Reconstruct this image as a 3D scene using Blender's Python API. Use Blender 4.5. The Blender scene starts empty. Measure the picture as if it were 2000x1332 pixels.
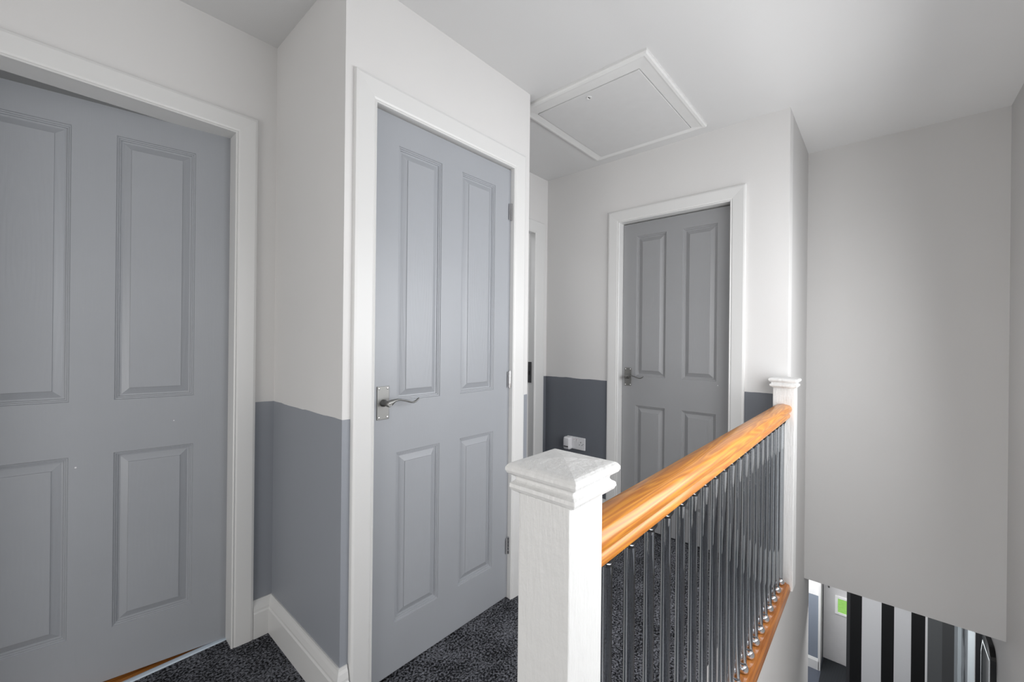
import bpy, bmesh, math, random
from mathutils import Vector, Matrix
random.seed(4)
SC = bpy.context.scene
COL = SC.collection
CZ = 2.4            # ceiling height above the landing
HZ = -2.6           # hall floor below

# ------------------------------------------------------------------ materials
def srgb(r, g, b):
    f = lambda c: (c/255/12.92) if c/255 <= .04045 else ((c/255+.055)/1.055)**2.4
    return (f(r), f(g), f(b), 1)

class NT:
    def __init__(s, name):
        s.m = bpy.data.materials.new(name); s.m.use_nodes = True
        s.t = s.m.node_tree; s.b = s.t.nodes['Principled BSDF']
    def n(s, typ, **kw):
        x = s.t.nodes.new(typ)
        for k, v in kw.items():
            if k.startswith('_'): setattr(x, k[1:], v)
            else: x.inputs[k.replace('_', ' ')].default_value = v
        return x
    def l(s, a, ao, b, bi): s.t.links.new(a.outputs[ao], b.inputs[bi])
    def p(s, **kw):
        for k, v in kw.items(): s.b.inputs[k.replace('_', ' ')].default_value = v
    def coords(s, scale=(1, 1, 1), out='Object', rot=(0, 0, 0)):
        tc = s.n('ShaderNodeTexCoord'); mp = s.n('ShaderNodeMapping')
        mp.inputs['Scale'].default_value = scale; mp.inputs['Rotation'].default_value = rot
        s.l(tc, out, mp, 'Vector'); return mp
    def bump(s, src, out, strength=.2, dist=.002, prev=None):
        b = s.n('ShaderNodeBump', Strength=strength, Distance=dist)
        s.l(src, out, b, 'Height')
        if prev: s.l(prev, 'Normal', b, 'Normal')
        return b

def m_wall(name, top, low=None, level=.942, rough=.72):
    k = NT(name)
    mp = k.coords()
    big = k.n('ShaderNodeTexNoise', Scale=1.6, Detail=3.0); k.l(mp, 'Vector', big, 'Vector')
    fine = k.n('ShaderNodeTexNoise', Scale=190.0, Detail=3.0); k.l(mp, 'Vector', fine, 'Vector')
    mr = k.n('ShaderNodeMapRange'); mr.inputs['To Min'].default_value = .965; mr.inputs['To Max'].default_value = 1.03
    k.l(big, 'Fac', mr, 'Value')
    mul = k.n('ShaderNodeMix', _data_type='RGBA', _blend_type='MULTIPLY'); mul.inputs[0].default_value = 1
    mul.inputs[6].default_value = top
    if low:
        geo = k.n('ShaderNodeNewGeometry'); sep = k.n('ShaderNodeSeparateXYZ'); k.l(geo, 'Position', sep, 'Vector')
        wob = k.n('ShaderNodeTexNoise', Scale=9.0, Detail=3.0); k.l(geo, 'Position', wob, 'Vector')
        wm = k.n('ShaderNodeMath', _operation='MULTIPLY_ADD'); wm.inputs[1].default_value = .012; wm.inputs[2].default_value = -.006
        k.l(wob, 'Fac', wm, 0)
        ad = k.n('ShaderNodeMath', _operation='ADD'); k.l(sep, 'Z', ad, 0); k.l(wm, 0, ad, 1)
        gt = k.n('ShaderNodeMath', _operation='LESS_THAN'); gt.inputs[1].default_value = level; k.l(ad, 0, gt, 0)
        mx = k.n('ShaderNodeMix', _data_type='RGBA'); mx.inputs[6].default_value = top; mx.inputs[7].default_value = low
        k.l(gt, 0, mx, 0); k.l(mx, 2, mul, 6)
        rr = k.n('ShaderNodeMix', _data_type='FLOAT'); rr.inputs[2].default_value = rough; rr.inputs[3].default_value = .5
        k.l(gt, 0, rr, 0); k.l(rr, 0, k.b, 'Roughness')
    else:
        k.p(Roughness=rough)
    k.l(mr, 'Result', mul, 7); k.l(mul, 2, k.b, 'Base Color')
    bp = k.bump(fine, 'Fac', .12, .0015); k.l(bp, 'Normal', k.b, 'Normal')
    return k.m

def m_gloss(name, col, rough=.35, streak=True, strength=.12, scale=(60, 60, 4), dist=.001, spec=.5):
    """satin paint brushed over timber: faint vertical grain"""
    k = NT(name); k.p(Base_Color=col, Roughness=rough, Specular_IOR_Level=spec)
    mp = k.coords(scale); nz = k.n('ShaderNodeTexNoise', Scale=3.0, Detail=5.0, Roughness=.6); k.l(mp, 'Vector', nz, 'Vector')
    bp = k.bump(nz, 'Fac', strength, dist)
    mp2 = k.coords((1, 1, 1)); n2 = k.n('ShaderNodeTexNoise', Scale=45.0, Detail=3.0); k.l(mp2, 'Vector', n2, 'Vector')
    bp2 = k.bump(n2, 'Fac', strength*.6, dist, bp); k.l(bp2, 'Normal', k.b, 'Normal')
    return k.m

def m_door(name, col, field=False):
    k = NT(name); k.p(Roughness=.37, Specular_IOR_Level=.5)
    mp = k.coords((70, 70, 2.2)); nz = k.n('ShaderNodeTexNoise', Scale=4.0, Detail=6.0, Roughness=.65); k.l(mp, 'Vector', nz, 'Vector')
    mpl = k.coords((1, 1, 1)); big = k.n('ShaderNodeTexNoise', Scale=4.0, Detail=2.0); k.l(mpl, 'Vector', big, 'Vector')
    mr = k.n('ShaderNodeMapRange'); mr.inputs['To Min'].default_value = .96; mr.inputs['To Max'].default_value = 1.04
    k.l(big, 'Fac', mr, 'Value')
    mul = k.n('ShaderNodeMix', _data_type='RGBA', _blend_type='MULTIPLY'); mul.inputs[0].default_value = 1; mul.inputs[6].default_value = col
    k.l(mr, 'Result', mul, 7); k.l(mul, 2, k.b, 'Base Color')
    bp = k.bump(nz, 'Fac', .22, .0012)
    if field:   # moulded cathedral grain on the raised fields
        mw = k.coords((9, 9, 1.1)); wv = k.n('ShaderNodeTexWave', _wave_type='RINGS', _rings_direction='SPHERICAL', Scale=3.2, Distortion=2.2, Detail=2.0)
        wv.inputs['Detail Scale'].default_value = 1.4
        k.l(mw, 'Vector', wv, 'Vector'); bp = k.bump(wv, 'Fac', .12, .0012, bp)
    k.l(bp, 'Normal', k.b, 'Normal'); return k.m

def m_metal(name, col, rough, brushed=False):
    k = NT(name); k.p(Base_Color=col, Metallic=1.0, Roughness=rough)
    mp = k.coords((300, 300, 12) if brushed else (40, 40, 40)); nz = k.n('ShaderNodeTexNoise', Scale=3.0, Detail=3.0); k.l(mp, 'Vector', nz, 'Vector')
    bp = k.bump(nz, 'Fac', .12 if brushed else .03, .0006); k.l(bp, 'Normal', k.b, 'Normal'); return k.m

def m_plain(name, col, rough=.5, noise=.03, **kw):
    k = NT(name); k.p(Roughness=rough, **kw)
    mp = k.coords(); nz = k.n('ShaderNodeTexNoise', Scale=20.0, Detail=2.0); k.l(mp, 'Vector', nz, 'Vector')
    mr = k.n('ShaderNodeMapRange'); mr.inputs['To Min'].default_value = 1-noise; mr.inputs['To Max'].default_value = 1+noise
    k.l(nz, 'Fac', mr, 'Value')
    mul = k.n('ShaderNodeMix', _data_type='RGBA', _blend_type='MULTIPLY'); mul.inputs[0].default_value = 1; mul.inputs[6].default_value = col
    k.l(mr, 'Result', mul, 7); k.l(mul, 2, k.b, 'Base Color'); return k.m

def m_carpet(name, dark, light, scale=150., rough=.95):
    k = NT(name); k.p(Roughness=rough, Specular_IOR_Level=.15)
    mp = k.coords(); nz = k.n('ShaderNodeTexNoise', Scale=scale, Detail=3.0, Roughness=.7); k.l(mp, 'Vector', nz, 'Vector')
    big = k.n('ShaderNodeTexNoise', Scale=9.0, Detail=2.0); k.l(mp, 'Vector', big, 'Vector')
    ad = k.n('ShaderNodeMath', _operation='MULTIPLY_ADD'); ad.inputs[1].default_value = .22; k.l(big, 'Fac', ad, 0); k.l(nz, 'Fac', ad, 2)
    cr = k.n('ShaderNodeValToRGB'); e = cr.color_ramp.elements
    e[0].position = .54; e[0].color = dark; e[1].position = .84; e[1].color = light
    k.l(ad, 0, cr, 'Fac'); k.l(cr, 'Color', k.b, 'Base Color')
    vo = k.n('ShaderNodeTexVoronoi', Scale=scale*1.6); k.l(mp, 'Vector', vo, 'Vector')
    b1 = k.bump(nz, 'Fac', .9, .006); b2 = k.bump(vo, 'Distance', .6, .003, b1); k.l(b2, 'Normal', k.b, 'Normal'); return k.m

def m_wood(name, c1, c2, rough=.25, axis='x', coat=.5, ring=26.):
    k = NT(name); k.p(Roughness=rough, Coat_Weight=coat, Coat_Roughness=.12)
    sc = (1.0, 16, 16) if axis == 'x' else (16, 1.0, 16)
    mp = k.coords(sc); nz = k.n('ShaderNodeTexNoise', Scale=1.2, Detail=2.0); k.l(mp, 'Vector', nz, 'Vector')
    mm = k.n('ShaderNodeMath', _operation='MULTIPLY'); mm.inputs[1].default_value = ring; k.l(nz, 'Fac', mm, 0)
    fr = k.n('ShaderNodeMath', _operation='PINGPONG'); fr.inputs[1].default_value = 1.0; k.l(mm, 0, fr, 0)
    mp2 = k.coords((4, 160, 160) if axis == 'x' else (160, 4, 160)); n2 = k.n('ShaderNodeTexNoise', Scale=2.0, Detail=4.0); k.l(mp2, 'Vector', n2, 'Vector')
    ad = k.n('ShaderNodeMath', _operation='MULTIPLY_ADD'); ad.inputs[1].default_value = .55; k.l(fr, 0, ad, 0); k.l(n2, 'Fac', ad, 2)
    cr = k.n('ShaderNodeValToRGB'); e = cr.color_ramp.elements
    e[0].position = .35; e[0].color = c1; e[1].position = 1.0; e[1].color = c2
    k.l(ad, 0, cr, 'Fac'); k.l(cr, 'Color', k.b, 'Base Color')
    bp = k.bump(n2, 'Fac', .08, .0008); k.l(bp, 'Normal', k.b, 'Normal'); return k.m

WHITE = srgb(214, 213, 212); DADO = srgb(143, 147, 154)
M_wall = m_wall('white emulsion over grey dado', WHITE, DADO)
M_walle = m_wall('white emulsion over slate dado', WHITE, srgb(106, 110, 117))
M_stair = m_wall('off white stairwell emulsion', srgb(199, 198, 197))
M_ceil = m_wall('matt ceiling paint', srgb(206, 206, 206))
M_trim = m_gloss('white satin trim paint', srgb(214, 214, 213), .36, strength=.07)
M_newel = m_gloss('thick white paint over timber', srgb(216, 216, 215), .36, strength=.8, scale=(34, 34, 5), dist=.003)
M_door = m_door('grey satin door paint', srgb(157, 160, 165))
M_field = m_door('grey satin door paint on panel', srgb(157, 160, 165), True)
M_doore = m_door('mid grey satin door paint', srgb(146, 147, 149))
M_fielde = m_door('mid grey satin door paint on panel', srgb(146, 147, 149), True)
M_carpet = m_carpet('charcoal flecked carpet', srgb(13, 14, 17), srgb(150, 152, 160), 120.)
M_rail = m_wood('honey varnished pine', srgb(216, 146, 44), srgb(176, 104, 26), .36, coat=.3)
M_strip = m_wood('orange varnished pine', srgb(192, 122, 52), srgb(154, 90, 32), .34, ring=18.)
M_lam = m_wood('wood laminate flooring', srgb(206, 140, 70), srgb(140, 84, 34), .35, ring=20.)
M_satin = m_metal('satin nickel', srgb(138, 138, 136), .48, True)
M_chrome = m_metal('polished chrome', srgb(225, 225, 228), .08)
M_smoke = m_metal('smoked chrome', srgb(92, 94, 98), .18)
M_screw = m_metal('bright steel screw', srgb(240, 240, 240), .15)
M_dark = m_plain('dark metal', srgb(58, 58, 60), .4)
M_plastic = m_plain('white plastic', srgb(226, 226, 228), .35)
M_black = m_plain('black slot', srgb(14, 14, 15), .6)
M_red = m_plain('red switch mark', srgb(170, 30, 30), .5)
M_hatch = m_plain('white hatch plastic', srgb(216, 216, 215), .4)
M_hatchp = m_plain('white hatch door', srgb(204, 204, 204), .5)
M_thr = m_plain('pale threshold strip', srgb(190, 202, 214), .45)
kg = NT('clear acrylic'); kg.p(Base_Color=(.66, .69, .72, 1), Roughness=.01, IOR=1.49, Transmission_Weight=1.0)
_mp = kg.coords((20, 20, 1)); _nz = kg.n('ShaderNodeTexNoise', Scale=2.0); kg.l(_mp, 'Vector', _nz, 'Vector'); _b = kg.bump(_nz, 'Fac', .03, .001); kg.l(_b, 'Normal', kg.b, 'Normal')
M_glass = kg.m
M_wglass = m_plain('window glass', (.9, .95, 1, 1), .02, Transmission_Weight=1.0)

# ------------------------------------------------------------------ geometry helpers
def link(name, bm, mat, parent=None, smooth=False):
    me = bpy.data.meshes.new(name)
    bmesh.ops.recalc_face_normals(bm, faces=bm.faces[:])
    bm.to_mesh(me); bm.free()
    for m in (mat if isinstance(mat, (list, tuple)) else [mat]): me.materials.append(m)
    if smooth:
        for p in me.polygons: p.use_smooth = True
        try: me.set_sharp_from_angle(angle=math.radians(40))
        except Exception: pass
    o = bpy.data.objects.new(name, me); COL.objects.link(o)
    if parent: o.parent = parent; o.matrix_parent_inverse = Matrix.Identity(4)
    return o

def box(bm, x0, x1, y0, y1, z0, z1, bevel=0, seg=2):
    vs = [bm.verts.new((x, y, z)) for x in (x0, x1) for y in (y0, y1) for z in (z0, z1)]
    fs = [bm.faces.new([vs[i] for i in q]) for q in ((0, 1, 3, 2), (4, 6, 7, 5), (0, 4, 5, 1), (2, 3, 7, 6), (0, 2, 6, 4), (1, 5, 7, 3))]
    bmesh.ops.recalc_face_normals(bm, faces=fs)
    if bevel:
        es = list({e for f in fs for e in f.edges})
        bmesh.ops.bevel(bm, geom=es, offset=bevel, segments=seg, affect='EDGES', profile=.6)

def prism(bm, prof, f0, f1):
    """sweep closed profile; f0/f1 map profile point -> 3D at both ends"""
    a = [bm.verts.new(f0(p)) for p in prof]; b = [bm.verts.new(f1(p)) for p in prof]; n = len(prof)
    for i in range(n): bm.faces.new([a[i], a[(i+1) % n], b[(i+1) % n], b[i]])
    bm.faces.new(a[::-1]); bm.faces.new(b)

def lathe(bm, prof, c=(0, 0, 0), n=24, axis='z'):
    rings = []
    for r, h in prof:
        ring = []
        for i in range(n):
            t = 2*math.pi*i/n; u, v = r*math.cos(t), r*math.sin(t)
            p = {'z': (u, v, h), 'y': (u, h, v), 'x': (h, u, v)}[axis]
            ring.append(bm.verts.new((c[0]+p[0], c[1]+p[1], c[2]+p[2])))
        rings.append(ring)
    for a, b in zip(rings, rings[1:]):
        for i in range(n): bm.faces.new([a[i], a[(i+1) % n], b[(i+1) % n], b[i]])
    bm.faces.new(rings[0][::-1]); bm.faces.new(rings[-1])

def squares(bm, prof, c):
    rings = [[bm.verts.new((c[0]+s*h, c[1]+t*h, z)) for s, t in ((-1, -1), (1, -1), (1, 1), (-1, 1))] for h, z in prof]
    for a, b in zip(rings, rings[1:]):
        for i in range(4): bm.faces.new([a[i], a[(i+1) % 4], b[(i+1) % 4], b[i]])
    bm.faces.new(rings[0][::-1])
    bm.faces.new(rings[-1])

def empty(name, loc, rz=0, label=None, cat=None, group=None, kind=None):
    o = bpy.data.objects.new(name, None); COL.objects.link(o); o.location = loc; o.rotation_euler = (0, 0, rz)
    o.empty_display_size = .1
    tag(o, label, cat, group, kind); return o

def tag(o, label=None, cat=None, group=None, kind=None):
    if label: o['label'] = label
    if cat: o['category'] = cat
    if group: o['group'] = group
    if kind: o['kind'] = kind
    return o

def struct(name, bm, mat, label=None, cat=None, smooth=False):
    return tag(link(name, bm, mat, smooth=smooth), label, cat, kind='structure')

def simple(name, rects, mat, label, cat='wall'):
    bm = bmesh.new()
    for r in rects: box(bm, *r)
    return struct(name, bm, mat, label, cat)

# ------------------------------------------------------------------ shell
YL, XJ, YM, XM, XE, YS, XS, YR = 1.88, .64, 1.29, 1.571, 2.51, .355, 3.2, -.476
# door openings
D1 = (-.29, .500, 2.0)      # x0,x1,top on left wall
D2 = (.742, 1.458, 2.008)   # on cupboard wall
D3 = (.622, 1.294, 1.985)   # y0,y1,top on end wall
D4 = (1.64, 2.36, 1.985)    # on far wall
simple('wall_left', [(-1.8, D1[0], YL, YL+.1, 0, CZ), (D1[0], D1[1], YL, YL+.1, D1[2], CZ), (D1[1], XJ, YL, YL+.1, 0, CZ)],
       M_wall, 'white wall with a grey lower band around the leftmost door', 'wall')
simple('wall_cupboard_side', [(XJ, XJ+.09, YM+.1, YL+.1, 0, CZ)], M_wall, 'narrow wall face between the leftmost door and the middle door', 'wall')
simple('wall_cupboard_front', [(XJ, D2[0], YM, YM+.1, 0, CZ), (D2[0], D2[1], YM, YM+.1, D2[2], CZ), (D2[1], XM, YM, YM+.1, 0, CZ)],
       M_wall, 'white wall around the middle cupboard door', 'wall')
simple('wall_cupboard_return', [(XM-.09, XM, YM+.1, YL, 0, CZ)], M_wall, 'hidden far side of the cupboard', 'wall')
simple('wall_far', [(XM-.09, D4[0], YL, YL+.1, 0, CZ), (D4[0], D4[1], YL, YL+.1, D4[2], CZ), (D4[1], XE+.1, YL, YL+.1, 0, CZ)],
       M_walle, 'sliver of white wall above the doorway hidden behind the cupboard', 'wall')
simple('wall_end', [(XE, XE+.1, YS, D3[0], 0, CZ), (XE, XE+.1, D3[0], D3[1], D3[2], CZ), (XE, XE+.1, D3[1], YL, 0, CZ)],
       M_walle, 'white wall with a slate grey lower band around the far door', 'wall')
simple('wall_stair_side', [(XE+.1, 3.44, YS, YS+.12, -.3, CZ), (.5, XE+.1, YS, YS+.12, -.3, 0), (.5, 3.44, YS, YS+.12, HZ, -.3)],
       M_stair, 'plain grey side wall of the stairwell under the balusters', 'wall')
simple('wall_stair_end', [(XS, XS+.1, YR, YS, -.275, CZ)], M_stair, 'large blank wall across the far end of the stairwell', 'wall')
WX0, WX1, WZ0, WZ1 = .50, 2.55, .60, 1.95
simple('wall_right', [(-1.8, WX0, YR-.12, YR, HZ, CZ), (WX0, WX1, YR-.12, YR, HZ, WZ0), (WX0, WX1, YR-.12, YR, WZ1, CZ), (WX1, 6.4, YR-.12, YR, HZ, CZ)],
       M_stair, 'stairwell wall along the right edge of the picture', 'wall')
simple('wall_rear', [(-1.9, -1.8, YR-.12, YL+.1, -.3, CZ)], M_wall, 'wall behind the viewpoint', 'wall')
simple('ceiling', [(-1.9, 3.44, YR-.12, YL+.1, CZ, CZ+.1)], M_ceil, 'flat matt ceiling with a loft hatch in it', 'ceiling')
simple('floor', [(-1.8, .5, YR, YL, -.3, 0), (.5, XE, YS+.12, YL, -.3, 0), (D1[0], D1[1], YL, YL+.063, -.3, 0), (XE, XE+.12, D3[0], D3[1], -.3, 0)], M_carpet, 'charcoal flecked carpet on the landing', 'floor')

def casing(name, label, axis, face, a0, a1, top, out, w, depth, sgn, ztop=None, clip=None):
    """door lining + moulded architrave. axis 'x': wall runs along x, face is y; sgn = direction the face looks (-1)"""
    prof = [(0, 0), (0, .009), (.004, .0125), (.008, .010), (.014, .013), (w-.010, .017), (w-.002, .015), (w, .011), (w, 0)]
    if depth: pass
    bm = bmesh.new()
    def P(a, z, d):
        return (a, face+sgn*d, z) if axis == 'x' else (face+sgn*d, a, z)
    wl, wr = (w, w) if not isinstance(out, tuple) else out
    def strip(fn0, fn1): prism(bm, prof, fn0, fn1)
    sc = lambda p, ww: p[0]*ww/w
    g = .006
    strip(lambda p: P(a0+g-sc(p, wl), 0.0, p[1]), lambda p: P(a0+g-sc(p, wl), top-g+p[0], p[1]))
    strip(lambda p: P(a1-g+sc(p, wr), 0.0, p[1]), lambda p: P(a1-g+sc(p, wr), top-g+p[0], p[1]))
    strip(lambda p: P(a0+g-sc(p, wl), top-g+p[0], p[1]), lambda p: P(a1-g+sc(p, wr), top-g+p[0], p[1]))
    o = struct(name, bm, M_trim, label, 'door trim')
    bm = bmesh.new(); t = .012
    def B(x0, x1, d0, d1, z0, z1):
        y0, y1 = sorted((face-sgn*d0, face-sgn*d1))
        if axis == 'x': box(bm, x0, x1, y0, y1, z0, z1)
        else: box(bm, y0, y1, x0, x1, z0, z1)
    B(a0, a0+.004, 0, .1, 0, top); B(a1-.004, a1, 0, .1, 0, top); B(a0+.004, a1-.004, 0, .1, top-.004, top)
    if depth:
        B(a0+.004, a0+.004+t, depth, depth+.02, 0, top-.004); B(a1-.004-t, a1-.004, depth, depth+.02, 0, top-.004); B(a0+.004+t, a1-.004-t, depth, depth+.02, top-.004-t, top-.004)
    link('door_lining', bm, M_trim, o)
    return o
casing('trim_1', 'white moulded casing around the leftmost door', 'x', YL, D1[0], D1[1], D1[2], (.075, .075), .075, 0, -1)
casing('trim_2', 'white moulded casing around the middle cupboard door', 'x', YM, D2[0], D2[1], D2[2], (.080, .078), .080, .052, -1)
casing('trim_3', 'white moulded casing around the far door', 'y', XE, D3[0], D3[1], D3[2], (.078, .078), .078, .09, -1)
t4 = casing('trim_4', 'white casing of the doorway half hidden behind the cupboard corner', 'x', YL, D4[0], D4[1], D4[2], (.066, .108), .09, .045, -1)
bm = bmesh.new(); box(bm, 2.350, 2.3555, 1.895, 1.922, .90, 1.05, .001)
sp = link('strike_plate', bm, M_dark, t4); sp['label'] = 'dark metal strike plate'
bm = bmesh.new(); box(bm, 2.348, 2.3502, 1.904, 1.914, .955, .985); link('latch_hole', bm, M_black, sp)

# skirting boards
def skirt(name, label, segs):
    prof = [(0, 0), (.018, 0), (.018, .098), (.0145, .104), (.0145, .112), (.010, .130), (.006, .140), (.0045, .148), (0, .148)]
    bm = bmesh.new()
    for (p0, p1, nrm, m0, m1) in segs:
        d = (Vector(p1)-Vector(p0)).normalized(); n = Vector(nrm)
        f0 = lambda p: tuple(Vector((*p0, 0))+Vector((*(n*p[0]), 0))+Vector((*(d*p[0]*m0), 0))+Vector((0, 0, p[1])))
        f1 = lambda p: tuple(Vector((*p1, 0))+Vector((*(n*p[0]), 0))-Vector((*(d*p[0]*m1), 0))+Vector((0, 0, p[1])))
        prism(bm, prof, f0, f1)
    return struct(name, bm, M_trim, label, 'skirting board')
skirt('baseboard_left', 'short white skirting beside the leftmost door casing', [((.569, YL), (XJ, YL), (0, -1), 0, 1)])
skirt('baseboard_cupboard_side', 'white skirting along the narrow wall between the left doors', [((XJ, YL), (XJ, YM), (-1, 0), 1, -1), ((XJ, YM), (.664, YM), (0, -1), -1, 0)])
skirt('baseboard_end', 'white skirting under the socket and beside the far door', [((XE, YL), (XE, 1.366), (-1, 0), 1, 0), ((XE, .55), (XE, .405), (-1, 0), 0, 0)])

# ------------------------------------------------------------------ doors
def panel_door(root, w, h, t, xs, zs, mat, fmat, front=-1):
    """leaf local: x 0..w, z 0..h, front face at y=0 looking -y. xs: (l0,l1,r0,r1) zs: (b0,b1,t0,t1)"""
    X = [0, xs[0], xs[1], xs[2], xs[3], w]; Z = [0, zs[0], zs[1], zs[2], zs[3], h]
    bm = bmesh.new(); g = {}
    for side, y in (('f', 0), ('b', t)):
        for i, x in enumerate(X):
            for j, z in enumerate(Z): g[side, i, j] = bm.verts.new((x, y, z))
        for i in range(5):
            for j in range(5):
                if side == 'f' and i in (1, 3) and j in (1, 3): continue
                bm.faces.new([g[side, i, j], g[side, i+1, j], g[side, i+1, j+1], g[side, i, j+1]])
    for i in range(5):
        for j in (0, 5): bm.faces.new([g['f', i, j], g['f', i+1, j], g['b', i+1, j], g['b', i, j]])
        for k in (0, 5): bm.faces.new([g['f', k, i], g['f', k, i+1], g['b', k, i+1], g['b', k, i]])
    leaf = link('door_leaf', bm, mat, root)
    prof = [(0, 0), (.0020, .0042), (.0055, .0045), (.0070, .0080), (.0105, .0084), (.0120, .0125), (.0175, .0132), (.0385, .0038), (.0395, .0010), (.0420, .0008)]
    for i in (1, 3):
        for j in (1, 3):
            cx, cz = (X[i]+X[i+1])/2, (Z[j]+Z[j+1])/2; hw, hh = (X[i+1]-X[i])/2, (Z[j+1]-Z[j])/2
            bm = bmesh.new(); rings = []
            for d, y in prof:
                rings.append([bm.verts.new((s*(hw-d), y, u*(hh-d))) for s, u in ((-1, -1), (1, -1), (1, 1), (-1, 1))])
            for a, b in zip(rings, rings[1:]):
                for q in range(4): bm.faces.new([a[q], a[(q+1) % 4], b[(q+1) % 4], b[q]])
            bm.faces.new(rings[-1])
            # thin back so the panel is a closed piece
            bk = [bm.verts.new((s*hw, .02, u*hh)) for s, u in ((-1, -1), (1, -1), (1, 1), (-1, 1))]
            for q in range(4): bm.faces.new([rings[0][q], rings[0][(q+1) % 4], bk[(q+1) % 4], bk[q]])
            bm.faces.new(bk)
            p = link('panel', bm, fmat, root); p.location = (cx, 0, cz)
    return leaf

def lever(root, x, z, d):
    """handle at local x,z on front face (y=0), lever pointing along d*x"""
    bm = bmesh.new(); box(bm, -.0235, .0235, -.004, 0, -.058, .058, .0012)
    pl = link('handle', bm, M_satin, root); pl.location = (x, 0, z)
    pl['label'] = 'satin nickel lever handle plate'
    for sx in (-1, 1):
        for sz in (-1, 1):
            b = bmesh.new(); lathe(b, [(.0035, -.0040), (.0035, -.0052), (.002, -.0060)], (sx*.0165, 0, sz*.0505), 12, 'y')
            link('screw', b, M_screw, pl, True)
    b = bmesh.new(); lathe(b, [(.0125, -.003), (.0125, -.010), (.0095, -.014), (.0088, -.030), (.0105, -.034), (.0105, -.044), (.008, -.048)], (0, 0, 0), 24, 'y')
    # lever sweep : section elliptical along an S curve
    pts = [(-.004, .000, .0125), (.008, .0035, .0120), (.020, .0095, .0090), (.032, .0120, .0062), (.046, .0105, .0052), (.062, .0065, .0048), (.078, .0015, .0050), (.090, -.0020, .0054), (.100, -.0025, .0056), (.109, .0005, .0055), (.117, .0060, .0050), (.122, .0105, .0036)]
    rings = []; n = 14
    for i, (lx, lz, r) in enumerate(pts):
        a = Vector(pts[max(0, i-1)][:2]); c = Vector(pts[min(len(pts)-1, i+1)][:2]); tng = (c-a).normalized(); nr = Vector((-tng.y, tng.x))
        ring = []
        for k in range(n):
            th = 2*math.pi*k/n; u = math.cos(th)*r*(.62 if i > 1 else .9); v = math.sin(th)*min(r*1.1, .0085)
            ring.append(b.verts.new((d*(lx+nr.x*u), -.041+v*.9+(-.002 if i > 2 else 0), lz+nr.y*u)))
        rings.append(ring)
    for p, q in zip(rings, rings[1:]):
        for k in range(n): b.faces.new([p[k], p[(k+1) % n], q[(k+1) % n], q[k]])
    b.faces.new(rings[0][::-1]); b.faces.new(rings[-1])
    link('lever', b, M_satin, pl, True)

def hinge(root, x, y, z):
    bm = bmesh.new()
    for k in range(5):
        z0 = -.038+k*.0153; lathe(bm, [(.0036, z0), (.0045, z0+.0006), (.0045, z0+.0142), (.0036, z0+.0148)], (0, 0, 0), 14)
    lathe(bm, [(.002, -.041), (.003, -.040), (.003, .040), (.002, .041)], (0, 0, 0), 10)
    box(bm, -.016, 0, -.0006, .0012, -.037, .037); box(bm, 0, .010, -.0006, .0012, -.037, .037)
    h = link('hinge', bm, M_chrome, root, True); h.location = (x, y, z)

# leftmost door: hinged on its right edge, pushed slightly open into the room behind
ang = math.radians(9.5)
d1 = empty('door_1', (.497, 1.95, 0.0), 0, 'large grey four-panel door at the left, standing slightly ajar', 'door', kind='structure')
W1 = .775
r1 = bpy.data.objects.new('tmp', None)
d1.rotation_euler = (0, 0, -ang)
def sub(root, dx): pass
# leaf built in local x from -W1 to 0
class Off: pass
panel_door(d1, W1, 1.992, .038, (W1-.661, W1-.440, W1-.331, W1-.110), (.180, .790, .974, 1.898), M_door, M_field)
for c in d1.children: c.location.x -= W1; c.location.z += .006
lever(d1, -W1+.055, .985, 1)
# paint chips on the door
bm = bmesh.new()
for (lx, lz, rr) in ((-.423, .760, .0028), (-.168, .890, .0022)):
    lathe(bm, [(rr, 0), (rr*.6, -.0005)], (lx, -.0003, lz), 8, 'y')
cm = link('paint_chip', bm, M_plastic, d1); cm['label'] = 'small white paint chips'

d2 = empty('door_2', (.7485, YM+.014, .006), 0, 'closed grey four-panel cupboard door with lever handle and three hinges', 'door', kind='structure')
W2 = .705
panel_door(d2, W2, 1.991, .035, (.101, .298, .403, .601), (.176, .788, .974, 1.892), M_door, M_field)
lever(d2, .045, .973, 1)
for z in (1.795, 1.015, .240): hinge(d2, W2+.001, -.006, z)

d3 = empty('door_3', (XE+.052, 1.288, .008), -math.pi/2, 'closed darker grey four-panel door at the far end of the landing', 'door', kind='structure')
W3 = .660
panel_door(d3, W3, 1.966, .032, (.093, .286, .386, .581), (.178, .784, .972, 1.880), M_doore, M_fielde)
lever(d3, .042, .966, 1)
bm = bmesh.new(); lathe(bm, [(.0025, 0), (.0015, -.0004)], (.590, -.0003, .95), 8, 'y'); link('paint_chip', bm, M_plastic, d3)

simple('wall_end_room', [(3.0, 3.1, YS+.12, 1.88, 0, CZ), (XE+.1, 3.1, YS+.12, YS+.2, 0, CZ)], M_wall, 'wall of the closed room behind the far door', 'wall')
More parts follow.
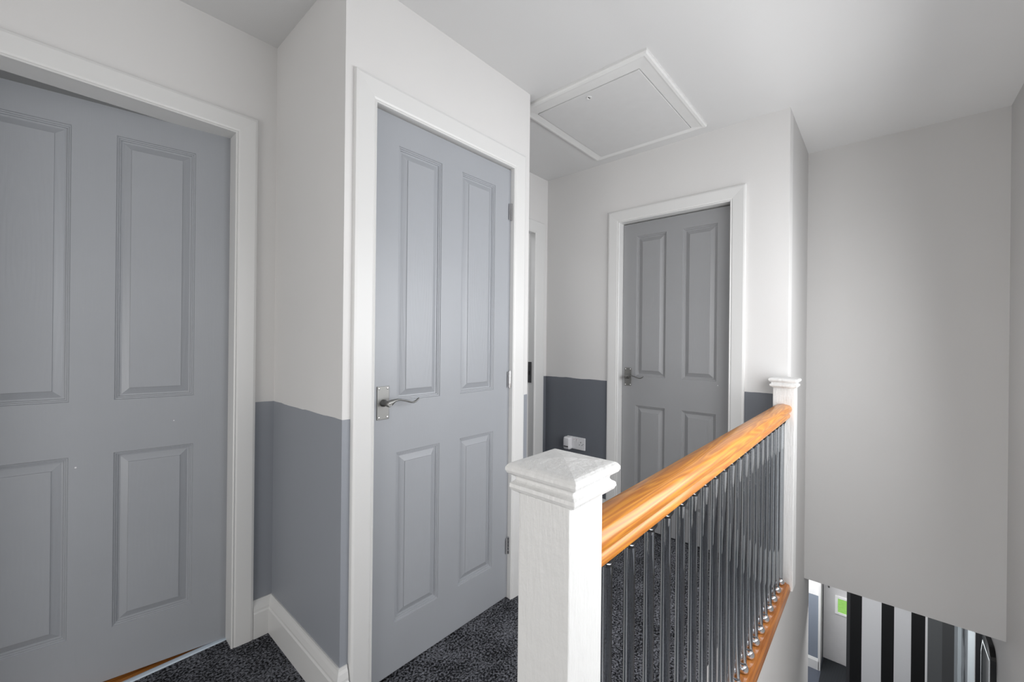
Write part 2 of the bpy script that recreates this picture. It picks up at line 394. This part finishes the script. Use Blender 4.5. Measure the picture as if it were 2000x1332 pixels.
# closed back of the cupboard / rooms behind doors
simple('floor_bedroom', [(-1.0, 1.2, YL+.064, 3.4, -.05, -.004)], M_lam, 'strip of orange wood flooring showing under the leftmost door', 'floor')
simple('wall_bedroom', [(-1.0, -.9, YL+.1, 3.4, 0, CZ), (-1.0, 1.2, 3.4, 3.5, 0, CZ), (1.1, 1.2, YL+.1, 3.4, 0, CZ)], m_wall('dusky blue bedroom paint', srgb(120, 134, 146)), 'dusky blue wall glimpsed above the leftmost door', 'wall')
simple('ceiling_bedroom', [(-1.0, 1.2, YL+.1, 3.5, CZ, CZ+.1)], M_ceil, 'ceiling of the room behind the leftmost door', 'ceiling')
bm = bmesh.new(); prism(bm, [(0, 0), (.004, .0045), (.016, .006), (.028, .0045), (.032, 0)], lambda p: (D1[0]+.004, YL+.061+p[0]*.75, p[1]), lambda p: (D1[1]-.004, YL+.061+p[0]*.75, p[1]))
struct('trim_5', bm, M_thr, 'pale metal threshold strip under the leftmost door', 'threshold strip')
simple('wall_bathroom', [(1.5, 1.6, YL+.1, 3.2, 0, CZ), (1.5, 2.7, 3.2, 3.3, 0, CZ), (2.6, 2.7, YL+.1, 3.2, 0, CZ)], M_wall, 'wall of the room beyond the half hidden doorway', 'wall')
simple('floor_bathroom', [(1.5, 2.7, YL, 3.2, -.05, 0)], M_carpet, 'floor of the room beyond the half hidden doorway', 'floor')

# ------------------------------------------------------------------ loft hatch
hx0, hx1, hy0, hy1 = 1.625, 2.412, .725, 1.409
px0, px1, py0, py1 = 1.715, 2.374-.004, .799, 1.351
hat = empty('loft_hatch', (2.02, 1.07, CZ), 0, 'square white loft hatch with sloping surround above the far door', 'loft hatch')
bm = bmesh.new()
ringdef = [(0, 0, 0), (0, -.010, 0), (.010, -.022, 0), (.022, -.026, 0), (1, -.010, 1)]
def hring(t, z):
    if t <= .5: a = (hx0+t, hx1-t, hy0+t, hy1-t)
    else: a = (px0-.003, px1+.003, py0-.003, py1+.003)
    return [bm.verts.new((x-2.02, y-1.07, z)) for x, y in ((a[0], a[2]), (a[1], a[2]), (a[1], a[3]), (a[0], a[3]))]
rs = [hring(0, 0), hring(0, -.010), hring(.005, -.017), hring(.016, -.0185), hring(.024, -.0165), hring(1, -.012), hring(1, -.002)]
for a, b in zip(rs, rs[1:]):
    for q in range(4): bm.faces.new([a[q], a[(q+1) % 4], b[(q+1) % 4], b[q]])
link('hatch_frame', bm, M_hatch, hat)
bm = bmesh.new(); box(bm, px0-2.02, px1-2.02, py0-1.07, py1-1.07, -.0165, -.001, .0022); hp = link('hatch_panel', bm, M_hatchp, hat)
bm = bmesh.new(); lathe(bm, [(.013, -.0160), (.013, -.0195), (.0105, -.0200), (.0095, -.0180)], (1.752-2.02, 1.07-1.07, 0), 24)
hl = link('hatch_lock', bm, M_hatch, hat, True)
bm = bmesh.new(); box(bm, 1.744-2.02, 1.760-2.02, -.002, .002, -.0192, -.0178); link('lock_slot', bm, M_dark, hl)

# ------------------------------------------------------------------ balustrade
BY = .36
def newel(name, x0, x1, y0, y1, z0, dz, label, capc, capprof=None):
    e = empty(name, ((x0+x1)/2, (y0+y1)/2, z0), 0, label, 'newel post')
    cx, cy = (x0+x1)/2, (y0+y1)/2
    bm = bmesh.new(); box(bm, x0-cx, x1-cx, y0-cy, y1-cy, 0, .982+dz-z0, .0025, 2); link('post', bm, M_newel, e, False)
    return e, cx, cy
n1, cx, cy = newel('newel_post', .475, .565, .314, .404, 0.0, 0, 'thick white painted newel post with moulded cap in the foreground', None)
prof = [(.046, .972), (.050, .975), (.0555, .978), (.0582, .983), (.0575, .988), (.053, .991), (.0505, .994), (.0515, .998), (.056, 1.001), (.0605, 1.004), (.0625, 1.008), (.0625, 1.012), (.060, 1.016), (.056, 1.0185), (.052, 1.0195), (.0005, 1.0265)]
bm = bmesh.new(); squares(bm, prof, (0, 0)); c = link('cap', bm, M_newel, n1)
c.location = (.523-cx, .3575-cy, 0)
def soften(o, w=.0012):
    md = o.modifiers.new('bevel', 'BEVEL'); md.width = w; md.segments = 2; md.limit_method = 'ANGLE'; md.angle_limit = math.radians(50)
soften(c, .0015)
n2, cx2, cy2 = newel('newel_post', 2.42, 2.509, .313, .404, 0.0, .012, 'slimmer looking white newel post fixed against the far wall corner', None)
bm = bmesh.new(); squares(bm, [(h, z+.012) for h, z in prof], (0, 0)); c2 = link('cap', bm, M_newel, n2); c2.location = (-.013, 0, 0); soften(c2, .0015)
c2.scale = (.93, 1, 1)

bm = bmesh.new()
half = [(0, .837), (.025, .837), (.0285, .841), (.0300, .851), (.0275, .857), (.0265, .861), (.031, .866), (.0350, .874), (.0362, .882), (.0345, .891), (.029, .898), (.0255, .9005), (.0, .9055)]
rp = half + [(-a, z) for a, z in half[1:-1]][::-1]
bmr = bmesh.new(); prism(bmr, rp, lambda p: (.5652, BY+p[0], p[1]), lambda p: (2.4195, BY+p[0], p[1]))
hr = link('handrail', bmr, M_rail, None, True); tag(hr, 'honey coloured varnished pine handrail running between the two white newel posts', 'handrail')
bm.free()
bmr = bmesh.new()
bp_ = [(-.038, .0), (.040, .0), (.040, .012), (.036, .026), (.030, .031), (.024, .031), (.022, .035), (-.020, .035), (-.022, .031), (-.028, .031), (-.034, .026), (-.038, .012)]
prism(bmr, [(a, z) for a, z in bp_], lambda p: (.5652, BY+p[0]-.0, p[1]), lambda p: (2.4195, BY+p[0], p[1]))
br = link('base_rail', bmr, M_strip, None, False); tag(br, 'orange varnished timber rail along the stairwell edge beneath the clear spindles', 'base rail')

def make_spindle():
    e = empty('spindle', (0, 0, 0), 0)
    bm = bmesh.new(); lathe(bm, [(.0103, .050), (.0110, .053), (.0110, .819), (.0103, .822)], (0, 0, 0), 24); link('rod', bm, M_glass, e, True)
    dome = [(.0125, 0), (.0160, .002), (.0178, .006), (.0184, .011), (.0178, .016), (.0162, .020), (.0140, .0235), (.0122, .025), (.0122, .029), (.0100, .030)]
    bm = bmesh.new(); lathe(bm, [(r, .0345+h) for r, h in dome], (0, 0, 0), 24); f = link('foot_cup', bm, M_chrome, e, True)
    bm = bmesh.new(); lathe(bm, [(r*.92, .8375-h) for r, h in dome], (0, 0, 0), 24); link('top_cup', bm, M_smoke, e, True)
    return e
sp0 = make_spindle()
xs = [2.389-k*.09085 for k in range(20)]
ordn = ['first', 'second', 'third', 'fourth', 'fifth', 'sixth', 'seventh', 'eighth', 'ninth', 'tenth']
for k, x in enumerate(xs):
    if k == 0: e = sp0
    else:
        e = sp0.copy(); COL.objects.link(e)
        for ch in sp0.children:
            q = ch.copy(); COL.objects.link(q); q.parent = e
    e.location = (x, BY, 0)
    if k < 10: lb = 'clear rod spindle with chrome ends, ' + ordn[k] + ' from the far newel post'
    else: lb = 'clear rod spindle with chrome ends, ' + ordn[19-k] + ' from the foreground newel post'
    e['label'] = lb; e['category'] = 'spindle'; e['group'] = 'clear spindles under the handrail'

# ------------------------------------------------------------------ socket + plug-in unit (on end wall)
so = empty('wall_socket', (XE, 1.606, .486), -math.pi/2, 'white double wall socket low on the slate grey wall', 'socket')
# local: x along -Y world, front = -y local
def face_plate():
    bm = bmesh.new(); box(bm, -.074, .074, -.009, 0, -.043, .043, .003); return bm
link('face_plate', face_plate(), M_plastic, so, False)
for sx in (-.012, .012):
    bm = bmesh.new(); box(bm, sx-.005, sx+.005, -.0125, -.009, .012, .030, .001); sw = link('rocker_switch', bm, M_plastic, so)
    bm = bmesh.new(); box(bm, sx-.003, sx+.003, -.0129, -.0124, .0255, .0285); link('switch_mark', bm, M_red, sw)
bm = bmesh.new()
for sx in (.040,):
    box(bm, sx-.002, sx+.002, -.0094, -.0085, .006, .014); box(bm, sx-.0135, sx-.0075, -.0094, -.0085, -.010, -.006); box(bm, sx+.0075, sx+.0135, -.0094, -.0085, -.010, -.006)
link('pin_hole', bm, M_black, so)
bm = bmesh.new()
for sx in (.060,): lathe(bm, [(.003, -.0090), (.003, -.0098)], (sx, 0, 0), 12, 'y')
link('screw', bm, M_screw, so)
pg = empty('plug_in_unit', (XE-.0095, 1.660, .480), -math.pi/2, 'rounded white plug-in unit with dark vents covering the left side of the socket', 'plug')
bm = bmesh.new(); box(bm, -.026, .026, -.040, 0, -.040, .047, .012, 4); link('unit_body', bm, M_plastic, pg, True)
bm = bmesh.new(); box(bm, -.019, .019, -.0435, -.036, -.024, .036, .008, 3); link('front_cover', bm, M_plastic, pg, True)
for k in range(3):
    bm = bmesh.new(); box(bm, -.017+k*.012, -.008+k*.012, -.0445, -.0425, -.022, -.014); link('vent_slot', bm, M_black, pg)

# ------------------------------------------------------------------ window over the stairs (out of frame, the real light source)
w = empty('window_1', ((WX0+WX1)/2, YR-.06, WZ0), 0, 'white framed window over the stairs out of view', 'window', kind='structure')
bm = bmesh.new(); hw = (WX1-WX0)/2; H = WZ1-WZ0
for r in ((-hw, hw, -.03, .03, 0, .05), (-hw, hw, -.03, .03, H-.05, H), (-hw, -hw+.05, -.03, .03, .05, H-.05), (hw-.05, hw, -.03, .03, .05, H-.05), (-.025, .025, -.03, .03, .05, H-.05)): box(bm, *r)
link('window_frame', bm, M_trim, w)
bm = bmesh.new(); box(bm, -hw+.05, hw-.05, -.004, .004, .05, H-.05); link('pane', bm, M_wglass, w)

# ------------------------------------------------------------------ hall downstairs
M_hallw = m_wall('hall white paint', srgb(222, 222, 222), srgb(128, 136, 148), level=-1.745)
M_hallp = m_wall('hall white paint plain', srgb(215, 215, 215))
k = NT('dark ribbed doormat'); k.p(Roughness=.9)
mp = k.coords((1, 1, 1)); wv = k.n('ShaderNodeTexWave', Scale=28.0, _bands_direction='Y'); k.l(mp, 'Vector', wv, 'Vector')
cr = k.n('ShaderNodeValToRGB'); cr.color_ramp.elements[0].color = srgb(16, 18, 21); cr.color_ramp.elements[1].color = srgb(52, 56, 62); k.l(wv, 'Fac', cr, 'Fac'); k.l(cr, 'Color', k.b, 'Base Color')
M_mat = k.m
simple('floor_hall', [(.5, 6.4, YR, 2.5, HZ-.1, HZ)], m_plain('dark blue grey hall flooring', srgb(82, 88, 100), .3, .1), 'dark hall floor downstairs', 'floor')
simple('ceiling_hall', [(XS+.1, 6.4, YR, 2.5, -.30, -.275)], M_hallp, 'hall ceiling downstairs', 'ceiling')
simple('wall_hall_front', [(6.36, 6.46, YR-.12, 2.5, HZ, -.275)], M_hallw, 'front wall of the hall downstairs', 'wall')
simple('wall_hall_left', [(3.44, 6.46, 1.5, 1.6, HZ, -.275)], M_hallw, 'left wall of the hall downstairs', 'wall')
simple('wall_hall_nib', [(6.05, 6.36, .528, 1.5, HZ, -.275)], M_hallw, 'short return wall with grey dado left of the front door downstairs', 'wall')
bm = bmesh.new(); prism(bm, [(0, 0), (.02, 0), (.02, .10), (.008, .125), (0, .125)], lambda p: (6.05-p[0], .520, HZ+p[1]), lambda p: (6.05-p[0], 1.5, HZ+p[1]))
struct('baseboard_hall', bm, M_trim, 'white skirting on the return wall downstairs', 'skirting board')
bm = bmesh.new(); box(bm, 6.03, 6.06, .505, .529, HZ, -.275, .003); box(bm, 6.04, 6.35, .512, .528, HZ, -.275)
struct('trim_6', bm, M_trim, 'white corner trim beside the front door downstairs', 'door trim')
# front door
fd = empty('door_4', (6.35, .03, HZ+.01), 0, 'white front door downstairs with a small green-lit window', 'front door', kind='structure')
bm = bmesh.new(); box(bm, -.04, 0, -.42, .475, 0, 2.05, .004); link('door_leaf', bm, m_plain('white front door skin', srgb(212, 211, 212), .4), fd)
bm = bmesh.new()
for r in ((-.055, -.035, .335, .362, .585, .80), (-.055, -.035, .06, .335, .585, .612), (-.055, -.035, .06, .335, .773, .80), (-.055, -.035, .06, .087, .612, .773)): box(bm, *r, .003)
f = link('window_frame', bm, m_plain('bright white window frame', srgb(250, 250, 250), .3), fd)
kk = NT('green daylit pane'); kk.p(Base_Color=srgb(60, 90, 40), Roughness=.2, Emission_Color=srgb(150, 200, 105), Emission_Strength=.85)
gn = kk.n('ShaderNodeTexNoise', Scale=9.0); gr = kk.n('ShaderNodeValToRGB'); gr.color_ramp.elements[0].color = srgb(134, 186, 88); gr.color_ramp.elements[1].color = srgb(158, 208, 116); kk.l(gn, 'Fac', gr, 'Fac'); kk.l(gr, 'Color', kk.b, 'Emission Color')
bm = bmesh.new(); box(bm, -.046, -.038, .087, .335, .612, .773); link('pane', bm, kk.m, f)
bm = bmesh.new(); box(bm, -.052, -.040, .415, .432, .865, .98, .003); g = link('handle', bm, M_satin, fd)
bm = bmesh.new(); box(bm, 5.55, 6.30, -.3, .50, HZ, HZ+.012, .004); tag(link('doormat', bm, M_mat), 'dark ribbed doormat in front of the white front door downstairs', 'doormat')
# striped wall
k = NT('black and white striped wallpaper'); k.p(Roughness=.6)
geo = k.n('ShaderNodeNewGeometry'); sep = k.n('ShaderNodeSeparateXYZ'); k.l(geo, 'Position', sep, 'Vector')
mr = k.n('ShaderNodeMapRange'); mr.inputs['From Min'].default_value = .219; mr.inputs['From Max'].default_value = -.476; k.l(sep, 'Y', mr, 'Value')
cr = k.n('ShaderNodeValToRGB'); cr.color_ramp.interpolation = 'CONSTANT'
f_ = lambda y: (.219-y)/.695
stops = [(.219, (58, 58, 60)), (.196, (6, 6, 7)), (.114, (226, 226, 227)), (-.016, (6, 6, 7)), (-.096, (220, 220, 221)), (-.204, (4, 4, 5)), (-.287, (228, 228, 228)), (-.302, (92, 94, 95)), (-.386, (72, 73, 74)), (-.452, (150, 156, 160))]
e = cr.color_ramp.elements
while len(e) < len(stops): e.new(.5)
for el, (y, c_) in zip(e, stops): el.position = max(0, min(1, f_(y))); el.color = srgb(*c_)
k.l(mr, 'Result', cr, 'Fac'); k.l(cr, 'Color', k.b, 'Base Color')
simple('wall_hall_striped', [(4.87, 4.97, YR, .219, HZ, -.275)], k.m, 'bold black and white striped wallpaper seen below the blank stairwell wall', 'wall')
# picture and mirror on the right hall wall
pc = empty('framed_picture', (4.36, YR, -1.45), 0, 'narrow framed black and white picture downstairs beside the mirror', 'picture')
bm = bmesh.new()
for r in ((-.26, -.23, 0, .03, -1, 1.0), (.23, .26, 0, .03, -1, 1.0), (-.23, .23, 0, .03, -1, -.97), (-.23, .23, 0, .03, .97, 1.0)): box(bm, *r, .003)
link('picture_frame', bm, m_plain('pale silver frame', srgb(176, 184, 188), .4), pc)
k = NT('grey abstract print'); k.p(Roughness=.4)
mp = k.coords((1.6, 1, .8), rot=(0, .6, 0)); nz = k.n('ShaderNodeTexNoise', Scale=3.0, Detail=3.0); k.l(mp, 'Vector', nz, 'Vector')
cr = k.n('ShaderNodeValToRGB'); cr.color_ramp.elements[0].position = .42; cr.color_ramp.elements[1].position = .50; cr.color_ramp.elements[0].color = srgb(48, 52, 56); cr.color_ramp.elements[1].color = srgb(140, 146, 150)
k.l(nz, 'Fac', cr, 'Fac'); k.l(cr, 'Color', k.b, 'Base Color')
bm = bmesh.new(); box(bm, -.235, .235, .002, .012, -.98, .98); link('print', bm, k.m, pc)
mi = empty('wall_mirror', (3.66, YR, -1.45), 0, 'tall mirror with rounded black rim on the wall downstairs', 'mirror')
def rrect(hx, z0, z1, r, n=6):
    out = []
    for cx_, cz_, a0 in ((hx-r, z1-r, 0), (-hx+r, z1-r, 90), (-hx+r, z0+r, 180), (hx-r, z0+r, 270)):
        for i in range(n+1):
            a = math.radians(a0+90*i/n); out.append((cx_+r*math.cos(a), cz_+r*math.sin(a)))
    return out
bm = bmesh.new()
O = rrect(.24, -.9, 1.0, .07); I = rrect(.222, -.882, .982, .055)
vo = [[bm.verts.new((x, y, z)) for x, z in P_] for P_, y in ((O, 0), (O, .022), (I, .022), (I, .006))]
for a, b in zip(vo, vo[1:]):
    for i in range(len(a)): bm.faces.new([a[i], a[(i+1) % len(a)], b[(i+1) % len(a)], b[i]])
link('mirror_frame', bm, m_plain('black rim', srgb(12, 12, 13), .3), mi)
bm = bmesh.new(); vs = [bm.verts.new((x, .008, z)) for x, z in I]; bm.faces.new(vs); link('mirror_glass', bm, m_metal('mirror glass', srgb(170, 172, 174), .06), mi)
bm = bmesh.new()
B1 = [(.15, -.8), (.15, .80), (.10, .89), (-.12, .89), (-.12, -.8)]; B2 = [(.138, -.79), (.138, .795), (.095, .875), (-.108, .875), (-.108, -.79)]
v1 = [bm.verts.new((x, .0095, z)) for x, z in B1]; v2 = [bm.verts.new((x, .0095, z)) for x, z in B2]
for i in range(5): bm.faces.new([v1[i], v1[(i+1) % 5], v2[(i+1) % 5], v2[i]])
link('bevel_line', bm, m_plain('pale bevel', srgb(196, 202, 204), .3), mi)

# ------------------------------------------------------------------ light
def area(name, loc, rot, sx, sy, power, col=(1, 1, 1), spread=180):
    l = bpy.data.lights.new(name, 'AREA'); l.shape = 'RECTANGLE'; l.size = sx; l.size_y = sy; l.energy = power; l.color = col; l.spread = math.radians(spread)
    o = bpy.data.objects.new(name, l); COL.objects.link(o); o.location = loc; o.rotation_euler = rot; return o
# daylight through the window over the stairs (faces +y, tipped slightly down)
area('window_daylight', ((WX0+WX1)/2, YR+.13, (WZ0+WZ1)/2-.05), (math.radians(84), 0, 0), WX1-WX0-.1, WZ1-WZ0-.15, 27, (1, 1, 1), 170)
area('rear_fill', (-1.7, .5, .8), (math.radians(94), 0, math.radians(-90)), 1.5, 1.4, 20, (1, .985, .965), 150)  # added fill from behind the camera, no such source in the room
area('stairwell_fill', (1.45, -.06, -1.9), (math.radians(180), 0, 0), 1.6, .7, 13, (1, .99, .975), 100)  # added upward fill to lift the ceiling and upper walls over the stairs
area('hall_fill', (5.2, .9, -.9), (0, math.radians(-70), 0), .8, 1.0, 22)  # added fill aimed at the front door, not tied to any opening
area('hall_stripe_fill', (3.9, .0, -.32), (0, math.radians(-25), 0), .9, .7, 16)  # added fill under the hall ceiling to brighten the striped wall
area('bedroom_fill', (.2, 2.9, 1.2), (math.radians(180), 0, 0), .6, .6, 2.2)  # added fill so the gap above the ajar door is not black
area('bathroom_light', (2.1, 2.6, 2.2), (0, 0, 0), .6, .6, 6)
pl_ = bpy.data.lights.new('landing_fill', 'POINT'); pl_.energy = 5; pl_.shadow_soft_size = .2; pl_.color = (1, .985, .96)  # added unseen point fill for the far stairwell walls and ceiling
po = bpy.data.objects.new('landing_fill', pl_); COL.objects.link(po); po.location = (-.45, -.22, 1.45)
wd = bpy.data.worlds.new('World'); SC.world = wd; wd.use_nodes = True
wd.node_tree.nodes['Background'].inputs['Color'].default_value = (.85, .9, 1, 1)
wd.node_tree.nodes['Background'].inputs['Strength'].default_value = 1.0

# ------------------------------------------------------------------ camera
F, YAW, ROLL = 815., math.radians(41.54), math.radians(.597)
cam = bpy.data.cameras.new('camera'); co = bpy.data.objects.new('camera', cam); COL.objects.link(co)
cam.sensor_fit = 'HORIZONTAL'; cam.sensor_width = 36; cam.lens = 36*F/2000; cam.clip_start = .02
fw = Vector((math.cos(YAW), math.sin(YAW), 0)); rt = Vector((math.sin(YAW), -math.cos(YAW), 0)); up = Vector((0, 0, 1))
r_ = rt*math.cos(ROLL)+up*math.sin(ROLL); u_ = up*math.cos(ROLL)-rt*math.sin(ROLL)
m = Matrix.Identity(4)
for i in range(3): m[i][0] = r_[i]; m[i][1] = u_[i]; m[i][2] = -fw[i]
m.translation = (0, 0, 1.2); co.matrix_world = m
SC.camera = co
SC.view_settings.view_transform = 'Standard'
SC.view_settings.look = 'None'
SC.view_settings.exposure = .12
SC.cycles.max_bounces = 14; SC.cycles.diffuse_bounces = 6; SC.cycles.transmission_bounces = 12; SC.cycles.glossy_bounces = 5
SC.cycles.caustics_reflective = False
